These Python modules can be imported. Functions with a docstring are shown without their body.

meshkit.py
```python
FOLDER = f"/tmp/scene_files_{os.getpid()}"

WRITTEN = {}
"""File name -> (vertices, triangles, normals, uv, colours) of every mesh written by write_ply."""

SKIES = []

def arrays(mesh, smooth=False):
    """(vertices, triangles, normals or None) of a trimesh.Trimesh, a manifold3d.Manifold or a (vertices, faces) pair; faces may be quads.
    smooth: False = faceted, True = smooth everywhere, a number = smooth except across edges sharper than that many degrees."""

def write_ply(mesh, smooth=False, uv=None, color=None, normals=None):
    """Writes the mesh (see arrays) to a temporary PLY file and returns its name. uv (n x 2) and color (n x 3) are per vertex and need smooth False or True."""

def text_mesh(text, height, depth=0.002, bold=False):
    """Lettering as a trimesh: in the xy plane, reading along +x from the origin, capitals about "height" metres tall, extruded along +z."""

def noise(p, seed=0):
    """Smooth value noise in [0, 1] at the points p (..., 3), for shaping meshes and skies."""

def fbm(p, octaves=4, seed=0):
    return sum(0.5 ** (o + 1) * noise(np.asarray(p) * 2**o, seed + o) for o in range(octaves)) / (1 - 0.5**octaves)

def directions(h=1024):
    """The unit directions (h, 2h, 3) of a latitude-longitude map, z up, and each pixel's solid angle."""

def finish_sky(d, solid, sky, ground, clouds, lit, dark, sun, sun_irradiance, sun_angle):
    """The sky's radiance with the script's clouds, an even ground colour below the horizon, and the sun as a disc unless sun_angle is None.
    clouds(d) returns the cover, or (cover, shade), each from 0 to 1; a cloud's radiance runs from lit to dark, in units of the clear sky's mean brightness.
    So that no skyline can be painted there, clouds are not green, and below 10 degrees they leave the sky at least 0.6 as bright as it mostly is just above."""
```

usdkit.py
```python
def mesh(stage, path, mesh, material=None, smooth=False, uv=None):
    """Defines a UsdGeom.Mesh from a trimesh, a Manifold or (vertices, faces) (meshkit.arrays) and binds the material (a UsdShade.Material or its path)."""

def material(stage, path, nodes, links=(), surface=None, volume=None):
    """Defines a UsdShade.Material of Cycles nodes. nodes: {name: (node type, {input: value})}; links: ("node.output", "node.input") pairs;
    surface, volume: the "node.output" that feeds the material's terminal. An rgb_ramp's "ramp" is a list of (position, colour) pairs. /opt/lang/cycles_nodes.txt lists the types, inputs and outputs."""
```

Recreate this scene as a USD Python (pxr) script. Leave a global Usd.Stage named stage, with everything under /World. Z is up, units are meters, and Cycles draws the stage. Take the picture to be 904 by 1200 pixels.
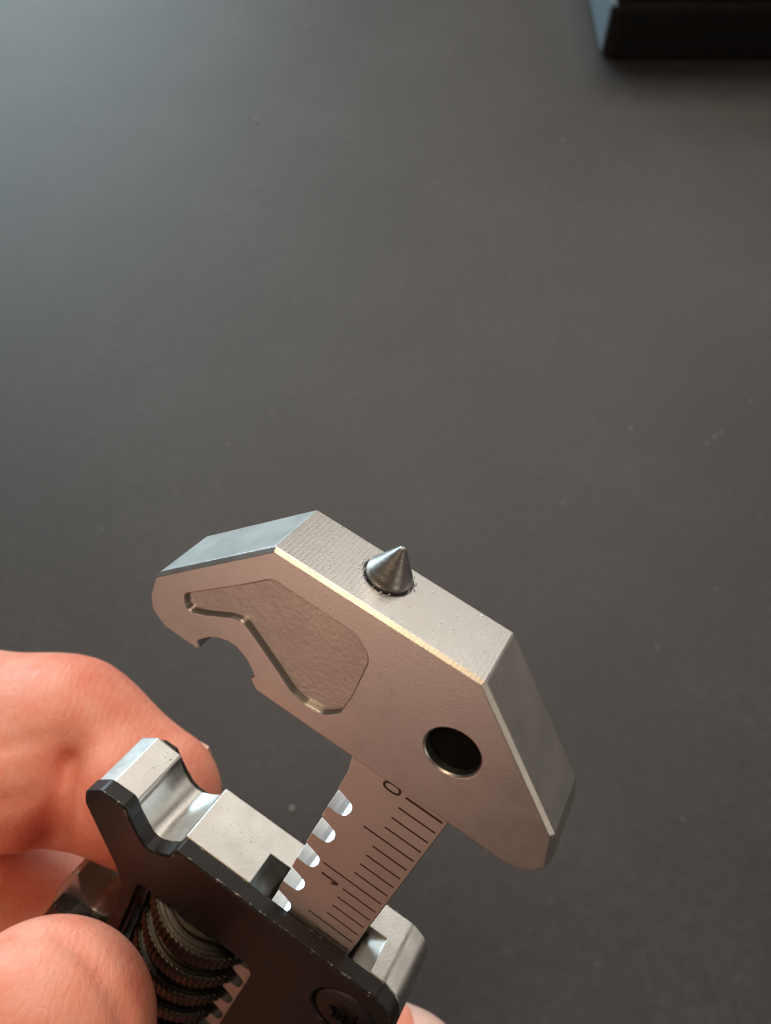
import math
import numpy as np, trimesh, shapely, manifold3d, usdkit, meshkit
from manifold3d import Manifold, CrossSection, Mesh as MMesh
from pxr import Usd, UsdGeom, UsdLux, UsdShade, Gf, Sdf, Vt

stage = Usd.Stage.CreateInMemory()
UsdGeom.SetStageUpAxis(stage, UsdGeom.Tokens.z)
UsdGeom.SetStageMetersPerUnit(stage, 1.0)
UsdGeom.Xform.Define(stage, '/World')
UsdGeom.Scope.Define(stage, '/World/Looks')
MM = 0.001

# ------------------------------------------------------------------ camera
CAM_H, PITCH = 0.200, math.radians(60)
FPX, WPX = 1003.18, 904.0
c_, s_ = math.cos(PITCH), math.sin(PITCH)
# columns: image right, image down, viewing direction in the world
VIEW = np.array([[1, 0, 0], [0, -s_, c_], [0, -c_, -s_]], float)
EYE = np.array([0, 0, CAM_H])


def from_view(p):
    """millimetres right / down / ahead of the lens -> world metres"""
    return np.asarray(p, float) @ VIEW.T * MM + EYE


def on_table(px, py, z=0.0):
    d = VIEW @ np.array([(px - 452) / FPX, (py - 600) / FPX, 1.0])
    return EYE + d * ((z - EYE[2]) / d[2])


cam = UsdGeom.Camera.Define(stage, '/World/camera')
cam.CreateHorizontalApertureAttr(36.0)
cam.CreateVerticalApertureAttr(36.0 * 1024 / 771)
cam.CreateFocalLengthAttr(36.0 * FPX / WPX)
cam.CreateClippingRangeAttr(Gf.Vec2f(0.004, 20.0))
cam.CreateFocusDistanceAttr(0.0475)
cam.CreateFStopAttr(36.0 * FPX / WPX / 0.45)
cam.CreateExposureAttr(0.0)
m = np.eye(4)
m[:3, 0], m[:3, 1], m[:3, 2], m[:3, 3] = VIEW[:, 0], -VIEW[:, 1], -VIEW[:, 2], EYE
cam.AddTransformOp().Set(Gf.Matrix4d(*m.T.ravel().tolist()))

# ------------------------------------------------------------------ light (a room by day: window beyond the table, warm ceiling)
dome = UsdLux.DomeLight.Define(stage, '/World/room_light')
dm = usdkit.material(stage, '/World/Looks/room_air', {'b': ('background_shader', {'color': (0.60, 0.44, 0.36), 'strength': 0.13})}, surface='b.background')
UsdShade.MaterialBindingAPI.Apply(dome.GetPrim()).Bind(dm)


def rect_light(name, pos, target, w, h, color, power):
    l = UsdLux.RectLight.Define(stage, '/World/' + name)
    l.CreateWidthAttr(w); l.CreateHeightAttr(h)
    l.CreateColorAttr(Gf.Vec3f(*color)); l.CreateIntensityAttr(power)
    z = np.array(pos, float) - np.array(target, float); z /= np.linalg.norm(z)
    x = np.cross([0, 0, 1.0], z)
    x = np.array([1.0, 0, 0]) if np.linalg.norm(x) < 1e-6 else x / np.linalg.norm(x)
    y = np.cross(z, x)
    k = np.eye(4); k[:3, 0], k[:3, 1], k[:3, 2], k[:3, 3] = x, y, z, pos
    l.AddTransformOp().Set(Gf.Matrix4d(*k.T.ravel().tolist()))


rect_light('window_light', (-1.15, 2.1, 0.52), (0, 0.1, 0.1), 1.5, 1.1, (0.72, 0.92, 1.0), 8.8)
rect_light('ceiling_light', (0.10, 1.00, 1.50), (0, 0.1, 0.1), 0.9, 0.9, (1.0, 0.88, 0.74), 6.6)
rect_light('pendant_light', (-0.22, -0.10, 1.6), (0, 0.1, 0.1), 0.36, 0.36, (1.0, 0.74, 0.46), 11.0)
rect_light('wall_lamp', (1.25, 1.9, 1.0), (0, 0.1, 0.1), 1.1, 1.0, (1.0, 0.96, 0.88), 1.9)
rect_light('lamp_right', (1.15, -1.45, 0.62), (0, 0, 0.1), 0.6, 0.6, (1.0, 0.90, 0.72), 1.5)
rect_light('right_fill', (2.0, 0.35, 0.45), (0, 0.1, 0.1), 1.2, 0.9, (1.0, 0.93, 0.82), 1.1)  # added unseen fill panel that brightens the right facet of the jaw
rect_light('side_bounce', (-0.95, -0.98, 0.20), (0, 0, 0.1), 0.75, 0.5, (1.0, 0.63, 0.47), 1.9)  # added panel standing in for warm bounce off skin and clothes

# ------------------------------------------------------------------ materials
LK = '/World/Looks/'


def metal(name, color, rough, bump=0.25, bump_scale=9000, spread=0.08, milled=False, bevel=0.09, aniso=0.0):
    """Satin machined metal: patchy roughness, bead-blast grain, and, for a milled face, cutter lines."""
    n = {'tc': ('texture_coordinate', {}),
         'n1': ('noise_texture', {'scale': 420.0, 'detail': 4.0, 'roughness': 0.6}),
         'n2': ('noise_texture', {'scale': float(bump_scale), 'detail': 2.0}),
         'n3': ('noise_texture', {'scale': 130.0, 'detail': 5.0, 'roughness': 0.65}),
         'mr': ('map_range', {'from_min': 0.3, 'from_max': 0.7, 'to_min': rough - spread, 'to_max': rough + spread}),
         'col': ('rgb_ramp', {'ramp': [(0.3, tuple(0.955 * c for c in color)), (0.7, color)]}),
         'bv': ('bevel', {'samples': 6, 'radius': bevel * MM}),
         'b': ('bump', {'strength': bump, 'distance': 0.00003}),
         'p': ('principled_bsdf', {'metallic': 1.0, 'anisotropic': aniso})}
    l = [('tc.object', 'n1.vector'), ('tc.object', 'n2.vector'), ('tc.object', 'n3.vector'), ('n1.fac', 'mr.value'), ('mr.result', 'p.roughness'),
         ('n3.fac', 'col.fac'), ('col.color', 'p.base_color'), ('bv.bevel', 'b.normal'), ('b.normal', 'p.normal')]
    if milled:
        n.update({'w': ('wave_texture', {'scale': 1250.0, 'distortion': 1.2, 'detail': 2.0, 'detail_scale': 300.0}),
                  'sn': ('separate_xyz', {}), 'up': ('map_range', {'from_min': 0.6, 'from_max': 0.95, 'to_min': 0.0, 'to_max': 1.0, 'clamp': True}),
                  'pm': ('map_range', {'from_min': 0.40, 'from_max': 0.62, 'to_min': 0.15, 'to_max': 1.0, 'clamp': True}),
                  'm0': ('math', {'math_type': 'multiply'}), 'm1': ('math', {'math_type': 'multiply'}),
                  'mx': ('math', {'math_type': 'multiply_add', 'value2': 0.55})})
        l += [('tc.object', 'w.vector'), ('tc.normal', 'sn.vector'), ('sn.y', 'up.value'), ('n3.fac', 'pm.value'), ('up.result', 'm0.value1'), ('pm.result', 'm0.value2'),
              ('m0.value', 'm1.value1'), ('w.fac', 'm1.value2'), ('m1.value', 'mx.value1'), ('n2.fac', 'mx.value3'), ('mx.value', 'b.height')]
    else:
        l += [('n2.fac', 'b.height')]
    return usdkit.material(stage, LK + name, n, l, surface='p.BSDF')


def plain(name, color, rough, metallic=0.0, spec=0.5, bump=0.2, bump_scale=5000, bevel=0.06, var=0.25, coat=0.0):
    n = {'tc': ('texture_coordinate', {}),
         'n1': ('noise_texture', {'scale': 600.0, 'detail': 4.0}), 'n2': ('noise_texture', {'scale': float(bump_scale), 'detail': 2.0}),
         'mr': ('map_range', {'from_min': 0.3, 'from_max': 0.7, 'to_min': rough * (1 - var), 'to_max': rough * (1 + var)}),
         'col': ('rgb_ramp', {'ramp': [(0.3, tuple((1 - var) * c for c in color)), (0.7, tuple((1 + var) * c for c in color))]}),
         'bv': ('bevel', {'samples': 6, 'radius': bevel * MM}), 'b': ('bump', {'strength': bump, 'distance': 0.00003}),
         'p': ('principled_bsdf', {'metallic': metallic, 'specular_ior_level': spec, 'coat_weight': coat})}
    l = [('tc.object', 'n1.vector'), ('tc.object', 'n2.vector'), ('n1.fac', 'mr.value'), ('mr.result', 'p.roughness'), ('n1.fac', 'col.fac'), ('col.color', 'p.base_color'),
         ('n2.fac', 'b.height'), ('bv.bevel', 'b.normal'), ('b.normal', 'p.normal')]
    return usdkit.material(stage, LK + name, n, l, surface='p.BSDF')


M_JAW = metal('satin_titanium', (0.64, 0.62, 0.60), 0.36, bump=0.18, spread=0.03, milled=True)
M_SHANK = metal('satin_steel', (0.66, 0.61, 0.57), 0.43, bump=0.12, spread=0.03, bevel=0.05)
M_POCKET = metal('blasted_pocket', (0.56, 0.525, 0.49), 0.45, bump=0.6, bump_scale=3800, spread=0.06)
M_CUT = metal('fresh_cut_steel', (0.80, 0.815, 0.82), 0.44, bump=0.15, spread=0.04, bevel=0.03)
M_FRAME = metal('bright_steel', (0.60, 0.595, 0.575), 0.36, bump=0.35, spread=0.1)
M_CARBIDE = metal('ground_carbide', (0.47, 0.465, 0.46), 0.36, bump=0.5, bump_scale=4500, bevel=0.05)
M_BLACK = usdkit.material(stage, LK + 'black_anodised', {      # anodising rubbed through to bright metal along the edges
    'tc': ('texture_coordinate', {}), 'g': ('geometry', {}),
    'n1': ('noise_texture', {'scale': 600.0, 'detail': 4.0}), 'n2': ('noise_texture', {'scale': 8000.0, 'detail': 2.0}), 'n3': ('noise_texture', {'scale': 2600.0, 'detail': 3.0, 'roughness': 0.7}),
    'mr': ('map_range', {'from_min': 0.3, 'from_max': 0.7, 'to_min': 0.30, 'to_max': 0.42}),
    'bv': ('bevel', {'samples': 8, 'radius': 0.00010}), 'bw': ('bevel', {'samples': 8, 'radius': 0.00016}), 'b': ('bump', {'strength': 0.3, 'distance': 0.00003}),
    'dt': ('vector_math', {'math_type': 'dot_product'}),
    'ed': ('map_range', {'from_min': 0.9975, 'from_max': 0.97, 'to_min': 0.0, 'to_max': 1.0, 'clamp': True}),
    'ns': ('map_range', {'from_min': 0.57, 'from_max': 0.70, 'to_min': 0.0, 'to_max': 1.0, 'clamp': True}),
    'wm': ('math', {'math_type': 'multiply'}),
    'col': ('mix_color', {'a': (0.016, 0.0135, 0.013), 'b': (0.55, 0.52, 0.47)}),
    'p': ('principled_bsdf', {'specular_ior_level': 0.32})},
    [('tc.object', 'n1.vector'), ('tc.object', 'n2.vector'), ('tc.object', 'n3.vector'), ('n1.fac', 'mr.value'), ('mr.result', 'p.roughness'), ('bw.bevel', 'dt.vector1'), ('g.true_normal', 'dt.vector2'),
     ('dt.value', 'ed.value'), ('n3.fac', 'ns.value'), ('ed.result', 'wm.value1'), ('ns.result', 'wm.value2'), ('wm.value', 'col.fac'), ('col.result', 'p.base_color'), ('wm.value', 'p.metallic'),
     ('n2.fac', 'b.height'), ('bv.bevel', 'b.normal'), ('b.normal', 'p.normal')], surface='p.BSDF')
M_WORM = metal('dark_worn_steel', (0.085, 0.076, 0.060), 0.40, bump=0.7, bump_scale=3500, spread=0.14, bevel=0.05)
M_SCREW = plain('black_oxide', (0.012, 0.011, 0.010), 0.34, metallic=0.3, bump=0.4, bevel=0.06)
M_PLUG = plain('black_plug', (0.003, 0.003, 0.0035), 0.7, spec=0.12, bump=1.0, bump_scale=2500)
M_INK = plain('engraved_dark', (0.060, 0.030, 0.022), 0.6, bump=0.0, bevel=0.01, var=0.45)
M_NAIL = plain('nail', (0.78, 0.50, 0.43), 0.28, bump=0.1, bump_scale=1500, bevel=0.1, var=0.06)
M_NAILEDGE = plain('nail_edge', (0.86, 0.74, 0.64), 0.35, bump=0.1, bump_scale=1500, bevel=0.1, var=0.05)

M_SKIN = usdkit.material(stage, LK + 'skin', {
    'tc': ('texture_coordinate', {}),
    'n1': ('noise_texture', {'scale': 90.0, 'detail': 4.0, 'roughness': 0.6}),
    'n4': ('noise_texture', {'scale': 900.0, 'detail': 2.0}),
    'col': ('rgb_ramp', {'ramp': [(0.30, (0.74, 0.20, 0.135)), (0.50, (0.83, 0.30, 0.205)), (0.72, (0.86, 0.42, 0.31))]}),
    'v': ('voronoi_texture', {'scale': 1500.0, 'feature': 'distance_to_edge'}), 'vr': ('map_range', {'from_min': 0.0, 'from_max': 0.16, 'to_min': 0.0, 'to_max': 1.0, 'clamp': True}),
    'mp': ('mapping', {'scale': (1.0, 0.45, 1.0), 'rotation': (0.3, 0.2, 0.9)}),
    'n2': ('noise_texture', {'scale': 2600.0, 'detail': 4.0, 'roughness': 0.7}), 'n5': ('noise_texture', {'scale': 420.0, 'detail': 3.0}),
    'cm': ('mix_float', {'fac': 0.4}), 'wv': ('wave_texture', {'scale': 620.0, 'distortion': 9.0, 'detail': 2.0, 'detail_scale': 0.35}), 'a2': ('math', {'math_type': 'multiply_add', 'value2': 0.22}),
    'add': ('math', {'math_type': 'multiply_add', 'value2': 0.35}),
    'b': ('bump', {'strength': 0.42, 'distance': 0.00010}),
    'mr': ('map_range', {'from_min': 0.3, 'from_max': 0.7, 'to_min': 0.44, 'to_max': 0.62}),
    'p': ('principled_bsdf', {'subsurface_weight': 0.45, 'subsurface_scale': 0.00020, 'subsurface_radius': (0.8, 0.30, 0.18), 'specular_ior_level': 0.45})},
    [('tc.object', 'n1.vector'), ('tc.object', 'mp.vector'), ('mp.vector', 'v.vector'), ('tc.object', 'n2.vector'), ('tc.object', 'n4.vector'), ('tc.object', 'n5.vector'), ('n1.fac', 'cm.a'), ('n5.fac', 'cm.b'), ('cm.result', 'col.fac'), ('col.color', 'p.base_color'),
     ('v.distance', 'vr.value'), ('vr.result', 'add.value1'), ('n2.fac', 'add.value3'), ('tc.object', 'wv.vector'), ('wv.fac', 'a2.value1'), ('add.value', 'a2.value3'), ('a2.value', 'b.height'), ('b.normal', 'p.normal'), ('n4.fac', 'mr.value'), ('mr.result', 'p.roughness')], surface='p.BSDF')

M_TABLE = usdkit.material(stage, LK + 'dark_mat', {
    'g': ('geometry', {}),
    'n1': ('noise_texture', {'scale': 24.0, 'detail': 5.0, 'roughness': 0.6}),
    'n2': ('noise_texture', {'scale': 2600.0, 'detail': 3.0}),
    'n3': ('noise_texture', {'scale': 330.0, 'detail': 7.0, 'roughness': 0.85}),
    'nx': ('mix_float', {'fac': 0.72}),
    'col': ('rgb_ramp', {'ramp': [(0.32, (0.016, 0.0158, 0.018)), (0.50, (0.030, 0.0295, 0.033)), (0.68, (0.062, 0.060, 0.067))]}),
    'mr': ('map_range', {'from_min': 0.3, 'from_max': 0.7, 'to_min': 0.50, 'to_max': 0.60}),
    'b': ('bump', {'strength': 0.5, 'distance': 0.00030}),
    'p': ('principled_bsdf', {'specular_ior_level': 0.6})},
    [('g.position', 'n1.vector'), ('g.position', 'n2.vector'), ('g.position', 'n3.vector'), ('n1.fac', 'nx.a'), ('n3.fac', 'nx.b'), ('nx.result', 'col.fac'), ('col.color', 'p.base_color'), ('n3.fac', 'mr.value'), ('mr.result', 'p.roughness'),
     ('n3.fac', 'b.height'), ('b.normal', 'p.normal')], surface='p.BSDF')
M_BOX = plain('black_box_board', (0.006, 0.006, 0.0065), 0.50, spec=0.4, bump=0.1, bevel=0.6)
M_DUST = plain('dust', (0.24, 0.235, 0.23), 0.8, bump=0.0, bevel=0.01)


# ------------------------------------------------------------------ helpers
used = {}


def path_for(name, parent=None):
    base = (str(parent.GetPath()) if parent is not None else '/World') + '/' + name
    k = used.get(base, 0); used[base] = k + 1
    return base if k == 0 else f'{base}_{k:03d}'


def tag(prim, **keys):
    for k, v in keys.items():
        prim.SetCustomDataByKey(k, v)
    return prim


def obj(name, mesh, material, parent=None, smooth=30, **keys):
    return tag(usdkit.mesh(stage, path_for(name, parent), mesh, material, smooth=smooth).GetPrim(), **keys)


def area2(p):
    x, y = p[:, 0], p[:, 1]
    return float(np.sum(x * np.roll(y, -1) - y * np.roll(x, -1)))


def rounded(pts, n=6):
    """pts: (x, y) or (x, y, radius): polygon with filleted corners, counter-clockwise"""
    P = np.array([p[:2] for p in pts], float); R = [p[2] if len(p) > 2 else 0 for p in pts]
    out = []
    for i in range(len(P)):
        a, b, c = P[i - 1], P[i], P[(i + 1) % len(P)]
        if R[i] <= 0:
            out.append(b); continue
        u, v = (a - b) / np.linalg.norm(a - b), (c - b) / np.linalg.norm(c - b)
        ang = math.acos(np.clip(u @ v, -1, 1)) / 2
        t = min(R[i] / math.tan(ang), 0.48 * np.linalg.norm(a - b), 0.48 * np.linalg.norm(c - b))
        r = t * math.tan(ang)
        w = (u + v) / np.linalg.norm(u + v)
        o = b + w * (r / math.sin(ang))
        s, e = b + u * t - o, b + v * t - o
        a0, a1 = math.atan2(s[1], s[0]), math.atan2(e[1], e[0])
        d = (a1 - a0 + math.pi) % (2 * math.pi) - math.pi
        out += [o + r * np.array([math.cos(a0 + d * k / n), math.sin(a0 + d * k / n)]) for k in range(n + 1)]
    out = np.array(out)
    keep = np.linalg.norm(out - np.roll(out, 1, 0), axis=1) > 1e-6
    out = out[keep]
    return out if area2(out) > 0 else out[::-1].copy()


def inset(p, c):
    a = p - np.roll(p, 1, 0); b = np.roll(p, -1, 0) - p
    na = np.c_[-a[:, 1], a[:, 0]] / np.linalg.norm(a, axis=1)[:, None]
    nb = np.c_[-b[:, 1], b[:, 0]] / np.linalg.norm(b, axis=1)[:, None]
    m = na + nb
    m /= np.maximum(np.sum(m * na, 1), 0.35)[:, None]
    return p + m * c


def solid(p, z0, z1, top=0.0, bottom=0.0):
    """p extruded from z0 up to z1 with its edges chamfered"""
    p = np.asarray(p, float)
    if area2(p) < 0:
        p = p[::-1].copy()
    rings = []
    if bottom > 0: rings.append((inset(p, bottom), z0))
    rings.append((p, z0 + bottom)); rings.append((p, z1 - top))
    if top > 0: rings.append((inset(p, top), z1))
    n = len(p)
    V = np.vstack([np.c_[r, np.full(n, z)] for r, z in rings])
    i = np.arange(n); j = (i + 1) % n
    F = []
    for k in range(len(rings) - 1):
        F += [np.c_[k * n + i, k * n + j, (k + 1) * n + j], np.c_[k * n + i, (k + 1) * n + j, (k + 1) * n + i]]
    cap = np.asarray(manifold3d.triangulate([p]))
    F += [cap[:, ::-1], cap + (len(rings) - 1) * n]
    F = np.vstack(F)
    return Manifold(MMesh(V.astype(np.float32), F.astype(np.uint32)))


def cyl(center, axis, r0, r1, h, n=64):
    m = Manifold.cylinder(h, r0, r1, n)
    if axis == 'y': m = m.rotate([-90, 0, 0])          # grows along +y
    if axis == '-z': m = m.rotate([180, 0, 0])
    return m.translate(list(center))


# ------------------------------------------------------------------ table and box
def grid_sheet(x0, x1, y0, y1, nx, ny, z=0.0):
    xs, ys = np.linspace(x0, x1, nx), np.linspace(y0, y1, ny)
    X, Y = np.meshgrid(xs, ys)
    V = np.c_[X.ravel(), Y.ravel(), np.full(X.size, z)]
    i, j = np.meshgrid(np.arange(ny - 1), np.arange(nx - 1), indexing='ij')
    a = (i * nx + j).ravel()
    return V, np.c_[a, a + 1, a + nx + 1, a + nx]


top = trimesh.creation.box([1.8, 1.8, 0.025]); top.apply_translation([0, 0.35, -0.0125])
obj('table', top, M_TABLE, label='dark grey matte desk mat surface under everything', category='table', kind='structure')

b0 = on_table(708, 71)
seam_z = None
for z in np.linspace(0.0, 0.15, 1501):
    q = (np.array([b0[0], b0[1], z]) - EYE) @ VIEW
    if q[1] / q[2] * FPX + 600 < 8: seam_z = z; break
W_, D_ = 0.20, 0.13


def rbox(x0, x1, y0, y1, z0, z1, r, c):
    return solid(rounded([(x0, y0, r), (x1, y0, r), (x1, y1, r), (x0, y1, r)], 8), z0, z1, c, c)


box = UsdGeom.Xform.Define(stage, path_for('storage_box'))
box.AddTranslateOp().Set(Gf.Vec3d(float(b0[0]), float(b0[1]), 0.0))
tag(box.GetPrim(), label='black box with a lid seam standing on the table at the top right', category='box')
obj('box_base', rbox(0, W_, 0, D_, 0.0004, seam_z - 0.0006, 0.004, 0.0007), M_BOX, box)
obj('box_lid', rbox(-0.0004, W_ + 0.0004, -0.0004, D_ + 0.0004, seam_z + 0.0006, seam_z + 0.016, 0.004, 0.0012), M_BOX, box)
M_SHEEN = plain('painted_window_sheen', (0.13, 0.185, 0.225), 0.5, bump=0.1, bevel=0.3)  # window reflection on the box end, put into a blue-grey colour
obj('sheen_panel', solid(rounded([(-.0011, .0035), (-.0001, .0035), (-.0001, D_ - .004), (-.0011, D_ - .004)]), 0.0010, seam_z - 0.0014, 0.0002, 0.0002), M_SHEEN, box)  # thin sheets added over base and lid to carry the painted reflection
obj('sheen_panel', solid(rounded([(-.0015, .0035), (-.0005, .0035), (-.0005, D_ - .004), (-.0015, D_ - .004)]), seam_z + 0.0018, seam_z + 0.0145, 0.0002, 0.0002), M_SHEEN, box)
obj('seam_liner', rbox(0.0012, W_ - 0.0012, 0.0012, D_ - 0.0012, seam_z - 0.003, seam_z + 0.003, 0.004, 0.0002), plain('kraft_liner', (0.09, 0.06, 0.04), 0.6), box)

# ------------------------------------------------------------------ the multitool (millimetres in its own frame: x across, y up the shank, z out of the front)
ROT = np.array([[0.83268152, 0.35649407, -0.42373749], [0.53024578, -0.73389107, 0.42455071], [-0.15962735, -0.57820055, -0.80012701]])
TRA = np.array([3.57144272, 15.6490435, 43.8739112])
BASE = np.array([-5.0, -62.0, -2.3])                    # the handle's butt
tool = UsdGeom.Xform.Define(stage, path_for('adjustable_multitool'))
k = np.eye(4); k[:3, :3] = VIEW @ ROT; k[:3, 3] = from_view(ROT @ BASE + TRA)
tool.AddTransformOp().Set(Gf.Matrix4d(*k.T.ravel().tolist()))
tag(tool.GetPrim(), label='pocket adjustable wrench multitool with silver jaw, engraved ruler shank and black handle held upright', category='multitool')


def tool_to_view(p):
    return np.asarray(p, float) @ ROT.T + TRA


def part(name, mesh, material, parent=tool, smooth=30, **keys):
    v, f, _ = meshkit.arrays(mesh)
    return obj(name, ((v - BASE) * MM, f), material, parent, smooth, **keys)


# --- jaw
T = 4.6
jaw_outline = rounded([(-14.45, 8.5, .12), (-20.05, 2.35, .9), (-20.02, .75, .5), (-19.65, -.18, .6), (-18.65, -.77, .25), (-16.5, -.77, .05), (-16.28, -.62, .04), (-16.5, -.2, .15), (-16.32, .12, .15), (-16.02, .52), (-15.52, .92), (-14.92, 1.14),
                       (-14.3, 1.15), (-13.6, .85), (-13.02, .32), (-12.84, .08, .05), (-12.98, -.26, .08), (-12.72, -.5, .05), (-12.4, -.77, .06), (3.3, -.74, 1.2), (4.55, -.35, .9), (5.0, .75, .7), (4.95, 1.6, .5), (4.3, 2.9, .35), (-2.55, 8.72, .25)], 6)
jaw = solid(jaw_outline, -T, 0, 0.07, 0.07)
# broad chamfers along the convex upper edges, front and back
hull = [(-20.05, 2.35), (-14.45, 8.5), (-2.55, 8.72), (4.35, 2.85), (4.98, 1.1)]
for (a, b), cc in zip(zip(hull[:-1], hull[1:]), (.22, .20, .21, .21)):
    d = np.array(b) - np.array(a); n = np.array([-d[1], d[0]]) / np.linalg.norm(d)
    off = n @ np.array(a)
    for zs, zf in ((1, 0.0), (-1, T)):
        w = np.array([n[0], n[1], zs * 0.9]); L = np.linalg.norm(w)
        # the plane through (edge inset by cc at the face): keep the inside
        pt = np.array([a[0], a[1], 0]) - cc * np.array([n[0], n[1], 0]); pt[2] = 0.0 if zs > 0 else -T
        jaw = jaw.trim_by_plane(list(-w / L), float(-w @ pt / L))
pocket = rounded([(-18.15, 2.35, .5), (-17.75, 1.25, .45), (-16.6, 1.85), (-15.2, 2.8, .5), (-14.5, 3.06, .5), (-13.5, 2.5), (-11.7, 1.43, .8), (-10.6, .72, 1.5), (-9.6, .5, .8), (-8.5, .65, .8), (-7.75, 1.5, .8), (-7.62, 3.2, 1), (-7.72, 6.0, 1.2), (-8.9, 6.85, 1), (-13.9, 6.8, .7), (-15.45, 5.1, 1), (-17.7, 2.8, .3)], 6)
tool_cut = solid(inset(pocket, 0.07), -0.30, 0.05, 0, 0) + solid(pocket, -0.07, 0.05, 0, 0.06)
jaw = jaw - tool_cut
HC, HR = (-1.97, 3.78), 1.46
jaw = jaw - cyl((HC[0], HC[1], -2.6), 'z', HR, HR, 3.0) - cyl((HC[0], HC[1], -0.13), 'z', HR - 0.02, HR + 0.16, 0.2)
SP = np.array([-9.25, 8.62, -2.85])
jaw = jaw - cyl((SP[0], 8.2, SP[2]), 'y', 1.33, 1.38, 0.8)
jv, jf, _ = meshkit.arrays(jaw)
jz = jv[jf][:, :, 2]
fl = (np.abs(jz + 0.30) < 0.01).all(1)
jp = part('jaw_head', (jv, jf[~fl]), M_JAW)
part('pocket_floor', (jv, jf[fl]), M_POCKET, jp)
plug = cyl((HC[0], HC[1], -2.5), 'z', HR - .03, HR - .03, 1.96)
plug_v = plug.refine_to_length(0.15)
part('hole_plug', plug_v, M_PLUG, jp)
prof = np.array([(0, 8.0), (1.22, 8.0), (1.22, 8.80), (1.20, 8.94), (1.12, 9.08), (0.20, 10.56), (0.13, 10.64), (0, 10.68)])
sp = trimesh.creation.revolve(prof, sections=72)
v = np.array(sp.vertices); sp_v = np.c_[v[:, 0] + SP[0], v[:, 2], -v[:, 1] + SP[2]]
part('glass_breaker_tip', (sp_v, np.array(sp.faces)), M_CARBIDE, jp, 25)
rng = np.random.default_rng(4)
burrs = []
for a in rng.uniform(0, 2 * np.pi, 60):
    r = 1.34 + rng.uniform(-.03, .16)
    s = trimesh.creation.icosphere(0, 1.0)
    s.apply_scale(rng.uniform(.015, .05, 3)); s.apply_translation([SP[0] + r * math.cos(a), 8.66 + rng.uniform(-.05, .03), SP[2] + r * math.sin(a)])
    burrs.append(s)
part('staking_burrs', trimesh.util.concatenate(burrs), M_CARBIDE, jp, 60, kind='stuff')

grit = []
for n_ in range(70):
    u = rng.uniform(0, 1)
    if n_ < 34: p = [rng.uniform(-13.6, -3.2), 8.5 + .018 * 0, rng.uniform(-4.3, -.5)]; p[1] = 8.5 + (p[0] + 14.45) * .0185
    elif n_ < 48: p = [4.2 - u * 6.4, 2.9 + u * 5.4, rng.uniform(-4.3, -.5)]
    elif n_ < 60: p = [-12.3 + u * 4.4, -16.5, rng.uniform(-4.2, -.4)]
    else: p = [-18.4 + u * 1.6, -16.45, rng.uniform(-4.2, -.4)]
    g_ = trimesh.creation.icosphere(1, 1.0); g_.apply_scale(rng.uniform(.02, .065, 3)); g_.apply_translation(p); grit.append(g_)
part('metal_grit', trimesh.util.concatenate(grit), M_CUT, tool, 60, kind='stuff')

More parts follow.
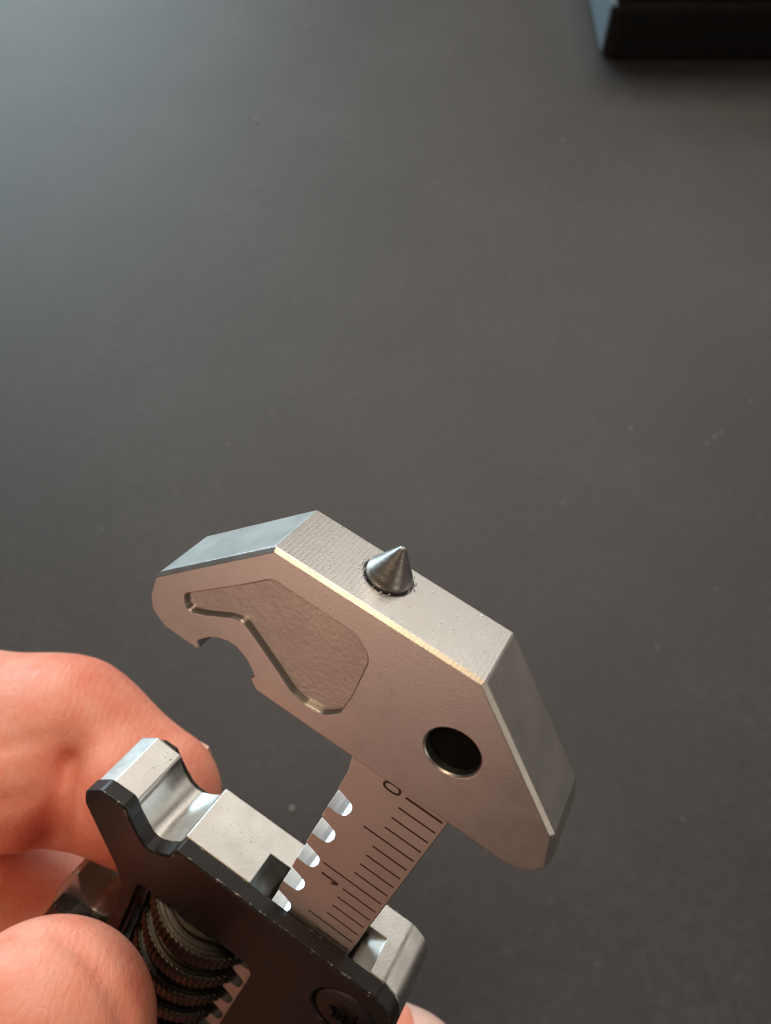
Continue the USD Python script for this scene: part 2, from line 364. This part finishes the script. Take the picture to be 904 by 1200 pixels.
# --- shank with rack teeth and ruler
TS, PIT = 2.4, 2.885
gul = rounded([(-6.4, -3.35), (-5.9, -3.58), (-5.2, -3.84, .5), (-4.7, -4.08, .5), (-4.6, -4.65, .5), (-4.78, -5.32, .5), (-5.3, -5.42, .3), (-6.4, -5.36)], 6)
shank = solid(rounded([(-0.08, 0.0), (-0.08, -40.0), (-5.9, -40.0), (-5.9, -1.9, .6), (-6.15, -.6), (-6.3, 0.0)], 5), -TS, -0.02, 0.05, 0.05)
for g in range(13):
    shank = shank - solid(gul + np.array([0, -PIT * g]), -TS - 1, 1) - solid(gul + np.array([0, 0.55 - PIT * g]), -TS - 1, -0.75)  # second cut: added hidden relief, shaped so light reaches the gullet floors
sv, sf, _ = meshkit.arrays(shank)
cut = np.cross(sv[sf[:, 1]] - sv[sf[:, 0]], sv[sf[:, 2]] - sv[sf[:, 0]]); cut /= np.linalg.norm(cut, axis=1, keepdims=True) + 1e-12
cut = (np.abs(cut[:, 2]) < 0.6) & (sv[sf][:, :, 0].max(1) < -4.4) & (sv[sf][:, :, 1].max(1) < -2.9)
shp = part('ruler_shank', (sv, sf[~cut]), M_SHANK)
part('rack_teeth', (sv, sf[cut]), M_CUT, shp)
ticks = []
for i in range(1, 19):
    x0 = -4.45 if i % 10 == 0 else -3.62 if i % 5 == 0 else -2.62
    w = 0.13 if i > 1 else 0.17
    bx = trimesh.creation.box([-0.32 - x0 + rng.uniform(-.04, .04), w, 0.012]); bx.apply_translation([(x0 - 0.32) / 2, -i + .02, -0.02])
    part('tick_mark', bx, M_INK, shp, False)
a = np.linspace(0, 2 * np.pi, 41)[:-1]
o_ = np.c_[-3.46 + .55 * np.sign(np.cos(a)) * np.abs(np.cos(a)) ** .8, -.98 + .36 * np.sign(np.sin(a)) * np.abs(np.sin(a)) ** .8]
i_ = np.c_[-3.46 + .40 * np.sign(np.cos(a)) * np.abs(np.cos(a)) ** .8, -.98 + .21 * np.sign(np.sin(a)) * np.abs(np.sin(a)) ** .8]
part('numeral', solid(o_, -0.026, -0.013) - solid(i_, -1, 1), M_INK, shp, False)
one = solid(np.array([(-4.18, -10.99), (-3.02, -10.99), (-3.02, -10.81), (-4.18, -10.81)]), -0.026, -0.013) + solid(np.array([(-3.02, -10.9), (-3.0, -11.1), (-3.34, -11.28), (-3.44, -11.1)]), -0.026, -0.013)
part('numeral', one, M_INK, shp, False)

# --- frame (silver, between the two black scales)
lobe = [(-19.75, -18.3, .5), (-19.85, -17.5, .12), (-18.7, -16.38, .12), (-16.62, -16.52, .25), (-16.5, -17.15, .2), (-15.95, -17.9), (-15.3, -18.42), (-14.6, -18.62), (-14.1, -18.5), (-13.5, -18.1), (-12.95, -17.5, .4), (-12.72, -16.5, .1)]
right = [(2.75, -16.5, 1.2), (4.1, -17.15, 1.6), (4.75, -18.6, 1.5), (5.05, -22.0, 2), (4.6, -40, 3), (3.4, -60, 3), (1.0, -63, 2), (-13.0, -63, 3), (-15.6, -58, 3)]
frame_pts = lobe + right + [(-17.4, -46, 3), (-21.0, -38, 2), (-20.5, -33.0, .5), (-19.75, -29.7, .12), (-19.3, -29.45, .12), (-18.4, -31.9, 1.0), (-17.3, -32.7, .8), (-16.1, -32.2, .8), (-15.3, -30.5, .8), (-15.3, -23.4, .5)]
frame = solid(rounded(frame_pts, 6), -T, 0, 0.08, 0.08)
chan = rounded([(-7.75, -16.2), (-7.62, -16.6), (-7.2, -17.35), (-6.7, -17.85), (-6.25, -18.1), (-6.1, -19), (-6.1, -45), (.12, -45), (.12, -17.9), (.4, -17.35), (.8, -17.0), (1.25, -16.78), (1.6, -16.6), (1.63, -16.2)], 5)
frame = frame - solid(chan, -2.55, 1)
WIN = [(-14.25, -22.5, .7), (-14.5, -38.2, .7), (-4.55, -38.2, .7), (-4.5, -23.3, .5), (-5.2, -22.5, .7)]
frame = frame - solid(rounded([(-14.3, -22.6), (-14.3, -38), (-5.0, -38), (-5.0, -22.6)]), -9, 9)
part('steel_frame', frame, M_FRAME)

# --- black scales
plate_lobe = [(-19.8, -18.45, .7), (-19.95, -17.4, .5), (-18.85, -16.2, .7), (-16.9, -16.1, .5), (-16.25, -16.95, .2), (-15.4, -17.85), (-14.75, -18.4, .4), (-14.1, -18.4, .4), (-12.95, -17.62, .3), (-12.6, -16.52, .2)]
plate_pts = plate_lobe + right + [(-17.4, -46, 3), (-20.9, -38, 2), (-20.1, -33.5, .7), (-18.5, -33.0, .8), (-16.3, -32.9, .8), (-15.45, -31.6, .6), (-15.45, -24.0, .8), (-16.3, -22.7, .6)]
front = solid(rounded(plate_pts, 6), 0.0, 1.2, 0.13, 0.03) - solid(rounded(WIN, 5), -1, 3)
SC = (1.9, -20.3)
front = front - cyl((SC[0], SC[1], 0.55), 'z', 2.42, 2.42, 2) - cyl((SC[0], SC[1], 1.06), 'z', 2.4, 2.6, 0.2)
part('handle_scale', front, M_BLACK)
back = solid(np.array(shapely.Polygon(rounded(plate_pts, 6)).buffer(-0.95).exterior.coords)[:-1], -T - 0.7, -T, 0.0, 0.06) - solid(rounded(WIN, 5), -9, 3)
part('handle_scale', back, M_BLACK)

# --- pivot screw
scr = trimesh.creation.revolve(np.array([(0, .56), (2.3, .56), (2.36, .62), (2.36, .88), (2.2, 1.06), (1.75, 1.18), (1.05, 1.2), (0, 1.2)]), sections=72)
scr.apply_translation([SC[0], SC[1], 0])
scm = Manifold(MMesh(np.array(scr.vertices, np.float32), np.array(scr.faces, np.uint32)))
if scm.is_empty():
    scm = cyl((SC[0], SC[1], .56), 'z', 2.36, 2.36, .4) + cyl((SC[0], SC[1], .96), 'z', 2.3, 1.8, .24)
tor = np.array([((1.02 + .17 * math.cos(6 * t)) * math.cos(t), (1.02 + .17 * math.cos(6 * t)) * math.sin(t)) for t in np.linspace(0, 2 * np.pi, 97)[:-1]]) + SC
scm = scm - solid(tor, 0.75, 3)
part('pivot_screw', scm, M_SCREW)

# --- knurled worm wheel
WX, WZ, WR, WP = -9.55, -2.0, 4.57, 3.1
prof_w = [(2.2, -0.95, 0), (3.2, -0.92, 0), (3.6, -0.90, 0), (4.0, -0.87, 0), (4.36, -0.82, 0), (4.50, -0.72, .6), (4.57, -0.58, 1), (4.57, -0.30, 1), (4.57, -0.02, 1), (4.57, 0.26, 1), (4.57, 0.58, 1), (4.50, 0.72, .6), (4.36, 0.80, 0),
          (4.30, 0.80, 0), (4.26, 0.74, 0), (4.20, 0.80, 0), (3.98, 0.83, 0), (3.94, 0.77, 0), (3.88, 0.83, 0), (3.62, 0.86, 0), (3.3, 0.90, 0), (2.95, 0.92, 0), (2.4, 0.95, 0), (2.2, 1.2, 0), (2.2, 1.8, 0), (2.2, WP - 0.95, 0)]
per, turns = 496, 4.25
nt = int(per * turns)
th = np.arange(nt + 1) / per * 2 * np.pi
pr = np.array(prof_w)
TH, R0 = np.meshgrid(th, pr[:, 0]); _, Y0 = np.meshgrid(th, pr[:, 1]); _, K0 = np.meshgrid(th, pr[:, 2])
RR = R0 - 0.12 * K0 * (0.5 - 0.5 * np.cos(TH * 62)) ** 1.5
PH0 = math.radians(215)
YY = -24.95 + Y0 + WP * 0.62 - WP * TH / (2 * np.pi)
V = np.c_[(WX + RR * np.cos(PH0 - TH)).ravel(), YY.ravel(), (WZ + RR * np.sin(PH0 - TH)).ravel()]
i, j = np.meshgrid(np.arange(len(pr) - 1), np.arange(nt), indexing='ij')
F = np.stack([i * (nt + 1) + j, i * (nt + 1) + j + 1, (i + 1) * (nt + 1) + j + 1, (i + 1) * (nt + 1) + j], -1).reshape(-1, 4)
F3 = np.vstack([F[:, [0, 1, 2]], F[:, [0, 2, 3]]])
core = trimesh.creation.cylinder(2.19, 14.0, sections=64)
cvx = np.array(core.vertices)
F3 = np.vstack([F3, np.array(core.faces) + len(V)]); V = np.vstack([V, np.c_[WX + cvx[:, 0], cvx[:, 2] - 30.2, WZ - cvx[:, 1]]])
wp = part('knurled_worm_wheel', (V, F3), M_WORM, tool, 40)
cv = trimesh.creation.revolve(np.array([(0, 0), (3.45, 0), (3.6, .12), (3.6, .55), (3.45, .7), (1.2, .7), (1.2, 1.4), (0, 1.4)]), sections=72)
v = np.array(cv.vertices)
part('end_collar', (np.c_[v[:, 0] + WX, v[:, 2] - 23.45, -v[:, 1] + WZ], np.array(cv.faces)), M_WORM, wp, 30)

# ------------------------------------------------------------------ the hand (one body from smoothly joined tapered bones), in view millimetres
def px(x, y, d):
    return np.array([(x - 452) / FPX * d, (y - 600) / FPX * d, d])


INDEX = [(px(176, 934, 67.8), 5.6), (px(70, 876, 69.0), 6.95), (px(-150, 850, 71.0), 7.5), (np.array([-61., 56, 94]), 9.0)]
MIDDLE = [(px(452, 1262, 72.5), 5.7), (px(225, 1168, 75.5), 6.4), (px(-30, 1066, 74.5), 7.2), (np.array([-58., 74, 101]), 9.2)]
RING = [(np.array([-3., 64, 78.]), 5.5), (np.array([-23., 60, 84.]), 6.2), (np.array([-46., 57, 93.]), 7.0), (np.array([-57., 90, 106]), 9.0)]
PINKY = [(np.array([-17., 80, 86.]), 4.9), (np.array([-31., 78, 93.]), 5.4), (np.array([-48., 76, 100.]), 6.0), (np.array([-57., 104, 110]), 8.2)]
THUMB = [(px(52, 1209, 54.0), 6.55), (np.array([-38., 50, 55.]), 7.8), (np.array([-58., 80, 66.]), 9.5), (np.array([-64., 110, 84.]), 12.0)]
WRIST, ARM = np.array([-72., 134, 92.]), np.array([-112., 215, 78.])

H = 0.48
lo, hi = np.array([-128., 5, 38.]), np.array([12., 222, 124.])
shape = np.ceil((hi - lo) / H).astype(int) + 1
gx, gy, gz = (np.arange(s, dtype=np.float32) * H + l for s, l in zip(shape, lo))
BIG = 60.0


def add_bone(field, a, ra, b, rb, kk):
    r = max(ra, rb) + kk + 6
    l = np.maximum(((np.minimum(a, b) - r - lo) / H).astype(int), 0)
    h = np.minimum(((np.maximum(a, b) + r - lo) / H).astype(int) + 1, shape)
    if (h <= l).any(): return
    X = gx[l[0]:h[0], None, None]; Y = gy[None, l[1]:h[1], None]; Z = gz[None, None, l[2]:h[2]]
    ab = b - a; L = float(ab @ ab) + 1e-9
    t = np.clip(((X - a[0]) * ab[0] + (Y - a[1]) * ab[1] + (Z - a[2]) * ab[2]) / L, 0, 1)
    d = np.sqrt((X - a[0] - t * ab[0]) ** 2 + (Y - a[1] - t * ab[1]) ** 2 + (Z - a[2] - t * ab[2]) ** 2) - (ra + (rb - ra) * t)
    s = field[l[0]:h[0], l[1]:h[1], l[2]:h[2]]
    s[...] = smin(s, d.astype(np.float32), kk)


def smin(a, b, kk):
    h = np.maximum(kk - np.abs(a - b), 0) / kk
    return np.minimum(a, b) - h * h * kk * 0.25


palm = np.full(shape, BIG, np.float32)
mcps = [f[-1] for f in (INDEX, MIDDLE, RING, PINKY)]
for (p, r), (q_, r2) in zip(mcps[:-1], mcps[1:]): add_bone(palm, p, r, q_, r2, 6)
for (p, r), off in zip(mcps, (-7, -2, 3, 8)):
    add_bone(palm, p, r, WRIST + np.array([0, 0, off]), 14.0, 7)
add_bone(palm, THUMB[-1][0], 12.5, WRIST, 14.0, 8)
add_bone(palm, THUMB[-1][0], 11.5, mcps[1][0], 10.0, 8)
add_bone(palm, THUMB[-2][0], 9.0, THUMB[-1][0], 12.5, 8)
add_bone(palm, WRIST + np.array([0, 0, -6]), 15.5, ARM + np.array([0, 0, -7]), 20.0, 7)
add_bone(palm, WRIST + np.array([0, 0, 7]), 14.5, ARM + np.array([0, 0, 8]), 20.0, 7)
body = palm
for fingers in (INDEX, MIDDLE, RING, PINKY, THUMB):
    f = np.full(shape, BIG, np.float32)
    for (p, r), (q_, r2) in zip(fingers[:-1], fingers[1:]): add_bone(f, p, r, q_, r2, 2.2)
    if fingers is INDEX:                                  # two full pads that meet in a deep fold at the end joint
        add_bone(f, px(128, 926, 65.6), 5.0, px(172, 950, 65.6), 4.6, 0.8)
        add_bone(f, px(14, 912, 65.6), 5.5, px(-110, 905, 67.0), 6.0, 0.8)
    # fleshy pads between the joints (they bulge towards the palm side of the finger)
    for n_, ((p, r), (q_, r2)) in enumerate(zip(fingers[:-2], fingers[1:-1])):
        ax = (q_ - p) / np.linalg.norm(q_ - p)
        if fingers is INDEX: continue
        tow = np.array([0.15, 0.35, -1.0]) if fingers is not THUMB else np.array([0.5, 0.1, 1.0])
        tow = tow - ax * (tow @ ax); tow /= np.linalg.norm(tow)
        u0, u1 = (0.02, 0.55) if n_ == 0 else (0.3, 0.7)
        add_bone(f, p + (q_ - p) * u0 + tow * 1.3, r * 0.86, p + (q_ - p) * u1 + tow * 1.3, r2 * 0.86, 2.5)
    body = smin(body, f, 1.2) if fingers is not THUMB else smin(body, f, 1.6)


def carve(field, pts, depth, width):
    """a crease along a polyline on the skin"""
    pts = np.asarray(pts, float)
    r = width * 3 + 1
    l = np.maximum(((pts.min(0) - r - lo) / H).astype(int), 0); h = np.minimum(((pts.max(0) + r - lo) / H).astype(int) + 1, shape)
    X = gx[l[0]:h[0], None, None]; Y = gy[None, l[1]:h[1], None]; Z = gz[None, None, l[2]:h[2]]
    best = np.full((h - l), 1e9, np.float32)
    for a, b in zip(pts[:-1], pts[1:]):
        ab = b - a; t = np.clip(((X - a[0]) * ab[0] + (Y - a[1]) * ab[1] + (Z - a[2]) * ab[2]) / (ab @ ab), 0, 1)
        best = np.minimum(best, (X - a[0] - t * ab[0]) ** 2 + (Y - a[1] - t * ab[1]) ** 2 + (Z - a[2] - t * ab[2]) ** 2)
    field[l[0]:h[0], l[1]:h[1], l[2]:h[2]] += depth * np.exp(-best / width ** 2)


def on_skin(x, y, d0=40.0, d1=95.0):
    """where the line of sight in direction (x, y) meets the hand, view millimetres"""
    for d in np.arange(d0, d1, 0.25):
        p = px(x, y, d)
        g = np.round((p - lo) / H).astype(int)
        if (g >= 0).all() and (g < shape).all() and body[tuple(g)] < 0.1: return p
    return px(x, y, 68.0)


creases = [([(84, 876), (80, 900), (75, 925), (69, 950), (65, 972), (60, 992)], 0.8, 1.4, 0, 52), ([(82, 890), (79, 908), (75, 930), (69, 952), (65, 972), (60, 992)], 2.4, 0.75, 1.3, 52), ([(70, 880), (74, 905)], 0.3, 0.6, 0, 52), ([(-10, 940), (30, 936), (58, 930)], 0.3, 0.5, 0, 52), ([(-10, 880), (40, 868), (76, 862)], 0.25, 0.5, 0, 52),
           ([(24, 1094), (44, 1090), (66, 1095), (90, 1110), (113, 1132), (132, 1160), (145, 1190), (150, 1210)], 0.75, 0.55, 0, 42), ([(18, 1116), (24, 1104)], 0.4, 0.45, 0, 42)]
found = [([on_skin(x, y, s) for x, y in c], dp, wd, deep) for c, dp, wd, deep, s in creases]
for c, dp, wd, deep in found:
    carve(body, c, dp, wd)
    if deep: carve(body, [p * (1 + deep / p[2]) for p in c], dp, wd * .9)


def surface_nets(F):
    """the zero surface of a sampled field: one vertex in each crossed cell, one quad for each crossed edge"""
    s = F < 0
    c = np.zeros(np.array(F.shape) - 1, np.uint8)
    for dx in (0, 1):
        for dy in (0, 1):
            for dz in (0, 1):
                c += s[dx:dx + c.shape[0], dy:dy + c.shape[1], dz:dz + c.shape[2]]
    cells = np.argwhere((c > 0) & (c < 8))
    idx = np.full(c.shape, -1, np.int64); idx[tuple(cells.T)] = np.arange(len(cells))
    acc, cnt = np.zeros((len(cells), 3)), np.zeros(len(cells))
    corner = [np.array([(q >> 2) & 1, (q >> 1) & 1, q & 1]) for q in range(8)]
    for a in range(8):
        for b in range(a + 1, 8):
            if np.abs(corner[a] - corner[b]).sum() != 1: continue
            fa, fb = F[tuple((cells + corner[a]).T)], F[tuple((cells + corner[b]).T)]
            on = (fa < 0) != (fb < 0)
            t = fa[on] / (fa[on] - fb[on])
            acc[on] += corner[a] + t[:, None] * (corner[b] - corner[a]); cnt[on] += 1
    V = cells + acc / cnt[:, None]
    quads = []
    for ax in range(3):
        a, b = (ax + 1) % 3, (ax + 2) % 3
        sl0, sl1 = [slice(None)] * 3, [slice(None)] * 3
        sl0[ax], sl1[ax] = slice(0, -1), slice(1, None)
        e = np.argwhere(s[tuple(sl0)] != s[tuple(sl1)])
        e = e[(e[:, a] > 0) & (e[:, b] > 0) & (e[:, a] < F.shape[a] - 1) & (e[:, b] < F.shape[b] - 1)]
        inside = s[tuple(e.T)]
        ea, eb = np.eye(3, dtype=int)[a], np.eye(3, dtype=int)[b]
        q = np.stack([idx[tuple((e - ea - eb).T)], idx[tuple((e - eb).T)], idx[tuple(e.T)], idx[tuple((e - ea).T)]], 1)
        quads.append(np.where(inside[:, None], q, q[:, ::-1]))
    q = np.vstack(quads); q = q[(q >= 0).all(1)]
    return V, q


V, Q = surface_nets(body)
V = V * H + lo
hand_mesh = trimesh.Trimesh(V, np.vstack([Q[:, [0, 1, 2]], Q[:, [0, 2, 3]]]), process=False)
trimesh.smoothing.filter_taubin(hand_mesh, 0.5, 0.52, 1)
person = UsdGeom.Xform.Define(stage, path_for('person'))
porig = from_view(ARM)
person.AddTranslateOp().Set(Gf.Vec3d(*map(float, porig)))
tag(person.GetPrim(), label='bare left hand gripping the multitool, thumb in front and fingers behind it', category='person')
obj('hand', (from_view(np.array(hand_mesh.vertices)) - porig, np.array(hand_mesh.faces)), M_SKIN, person, True)


def nail(fingers, away, w, l, mat=M_NAIL, over=1.2, lift=0.35, at=0.0):
    """a curved plate on the back of a fingertip"""
    p, r = fingers[0]; q_ = fingers[1][0]
    ax = (p - q_) / np.linalg.norm(p - q_)
    up = np.asarray(away, float); up = up - ax * (up @ ax); up /= np.linalg.norm(up)
    side = np.cross(ax, up)
    nu, nv = 17, 15
    rows = []
    for k_ in range(nv):
        s = k_ / (nv - 1)
        along = -l + (l + r + over) * s + at
        for i_ in range(nu):
            u = (i_ / (nu - 1) - .5) * 2
            ang = u * w
            tip_round = (1 - abs(u) ** 3 * .18)
            aa = along * tip_round if along > 0 else along
            rad = r + lift
            drop = max(0, aa - r * .2) ** 2 / (2.6 * r)
            rows.append(p + ax * aa + (up * (math.cos(ang) * rad - drop) + side * math.sin(ang) * rad))
    A = np.array(rows)
    nrm = np.zeros_like(A)
    q = np.array([[k_ * nu + i_, k_ * nu + i_ + 1, (k_ + 1) * nu + i_ + 1, (k_ + 1) * nu + i_] for k_ in range(nv - 1) for i_ in range(nu - 1)])
    t = trimesh.Trimesh(A, np.vstack([q[:, [0, 1, 2]], q[:, [0, 2, 3]]]), process=False)
    B = A - np.array(t.vertex_normals) * 0.45 * np.sign((np.array(t.vertex_normals) @ up))[:, None]
    n = len(A)
    edge = [*range(nu), *[k_ * nu + nu - 1 for k_ in range(1, nv)], *[(nv - 1) * nu + i_ for i_ in range(nu - 2, -1, -1)], *[k_ * nu for k_ in range(nv - 2, 0, -1)]]
    e = np.array(edge); e2 = np.roll(e, -1)
    F = np.vstack([q, q[:, ::-1] + n, np.c_[e, e + n, e2 + n, e2]])
    mm = trimesh.Trimesh(np.vstack([A, B]), np.vstack([F[:, [0, 1, 2]], F[:, [0, 2, 3]]]), process=False)
    mm.fix_normals()
    obj('nail', (from_view(np.array(mm.vertices)) - porig, np.array(mm.faces)), mat, person, 50)


nail(INDEX, (0.30, -0.30, 0.95), 0.55, 6.0, over=-3.3, lift=0.08)
nail(MIDDLE, (0.25, -0.75, 0.45), 0.85, 6.0, over=0.9, lift=0.08)
nail(RING, (0.2, -0.3, 0.9), 0.85, 6.0)
nail(PINKY, (0.2, -0.3, 0.9), 0.85, 5.0)
nail(THUMB, (0.6, 0.75, 0.25), 0.7, 6.0, over=-5.0, lift=0.1)

# ------------------------------------------------------------------ dust on the mat
specks = []
for x, y, s in [(300, 141, .75), (838, 512, .42), (846, 507, .35), (740, 502, .38), (829, 519, .28), (660, 590, .3), (268, 522, .35), (318, 482, .25), (345, 350, .3), (600, 325, .3), (660, 165, .45), (640, 220, .3), (205, 578, .25), (855, 580, .25), (760, 610, .2),
                (342, 948, .55), (700, 700, .2), (770, 760, .2), (840, 690, .25), (585, 560, .2), (120, 620, .25), (620, 1090, .15), (700, 1130, .16), (800, 960, .18), (360, 32, .5), (880, 470, .3), (410, 160, .3)]:
    g = trimesh.creation.icosphere(1, s * MM)
    g.vertices = g.vertices * (0.7 + 0.6 * meshkit.noise(np.array(g.vertices) * 2000 + x)[:, None]) * [1, 1.3, .35]
    p = on_table(x, y)
    g.apply_translation([p[0], p[1], s * MM * .25]); specks.append(g)
rng = np.random.default_rng(11)
for _ in range(420):
    p = on_table(rng.uniform(-100, 1000), rng.uniform(-60, 1250)); s = rng.uniform(.03, .11)
    g = trimesh.creation.icosphere(0, s * MM); g.vertices *= [1, rng.uniform(.7, 2.2), .4]
    g.apply_transform(trimesh.transformations.rotation_matrix(rng.uniform(0, 6.28), [0, 0, 1])); g.apply_translation([p[0], p[1], s * MM * .3]); specks.append(g)
obj('dust_specks', trimesh.util.concatenate(specks), M_DUST, None, 60, label='pale dust specks and lint scattered over the dark mat', category='dust', kind='stuff')
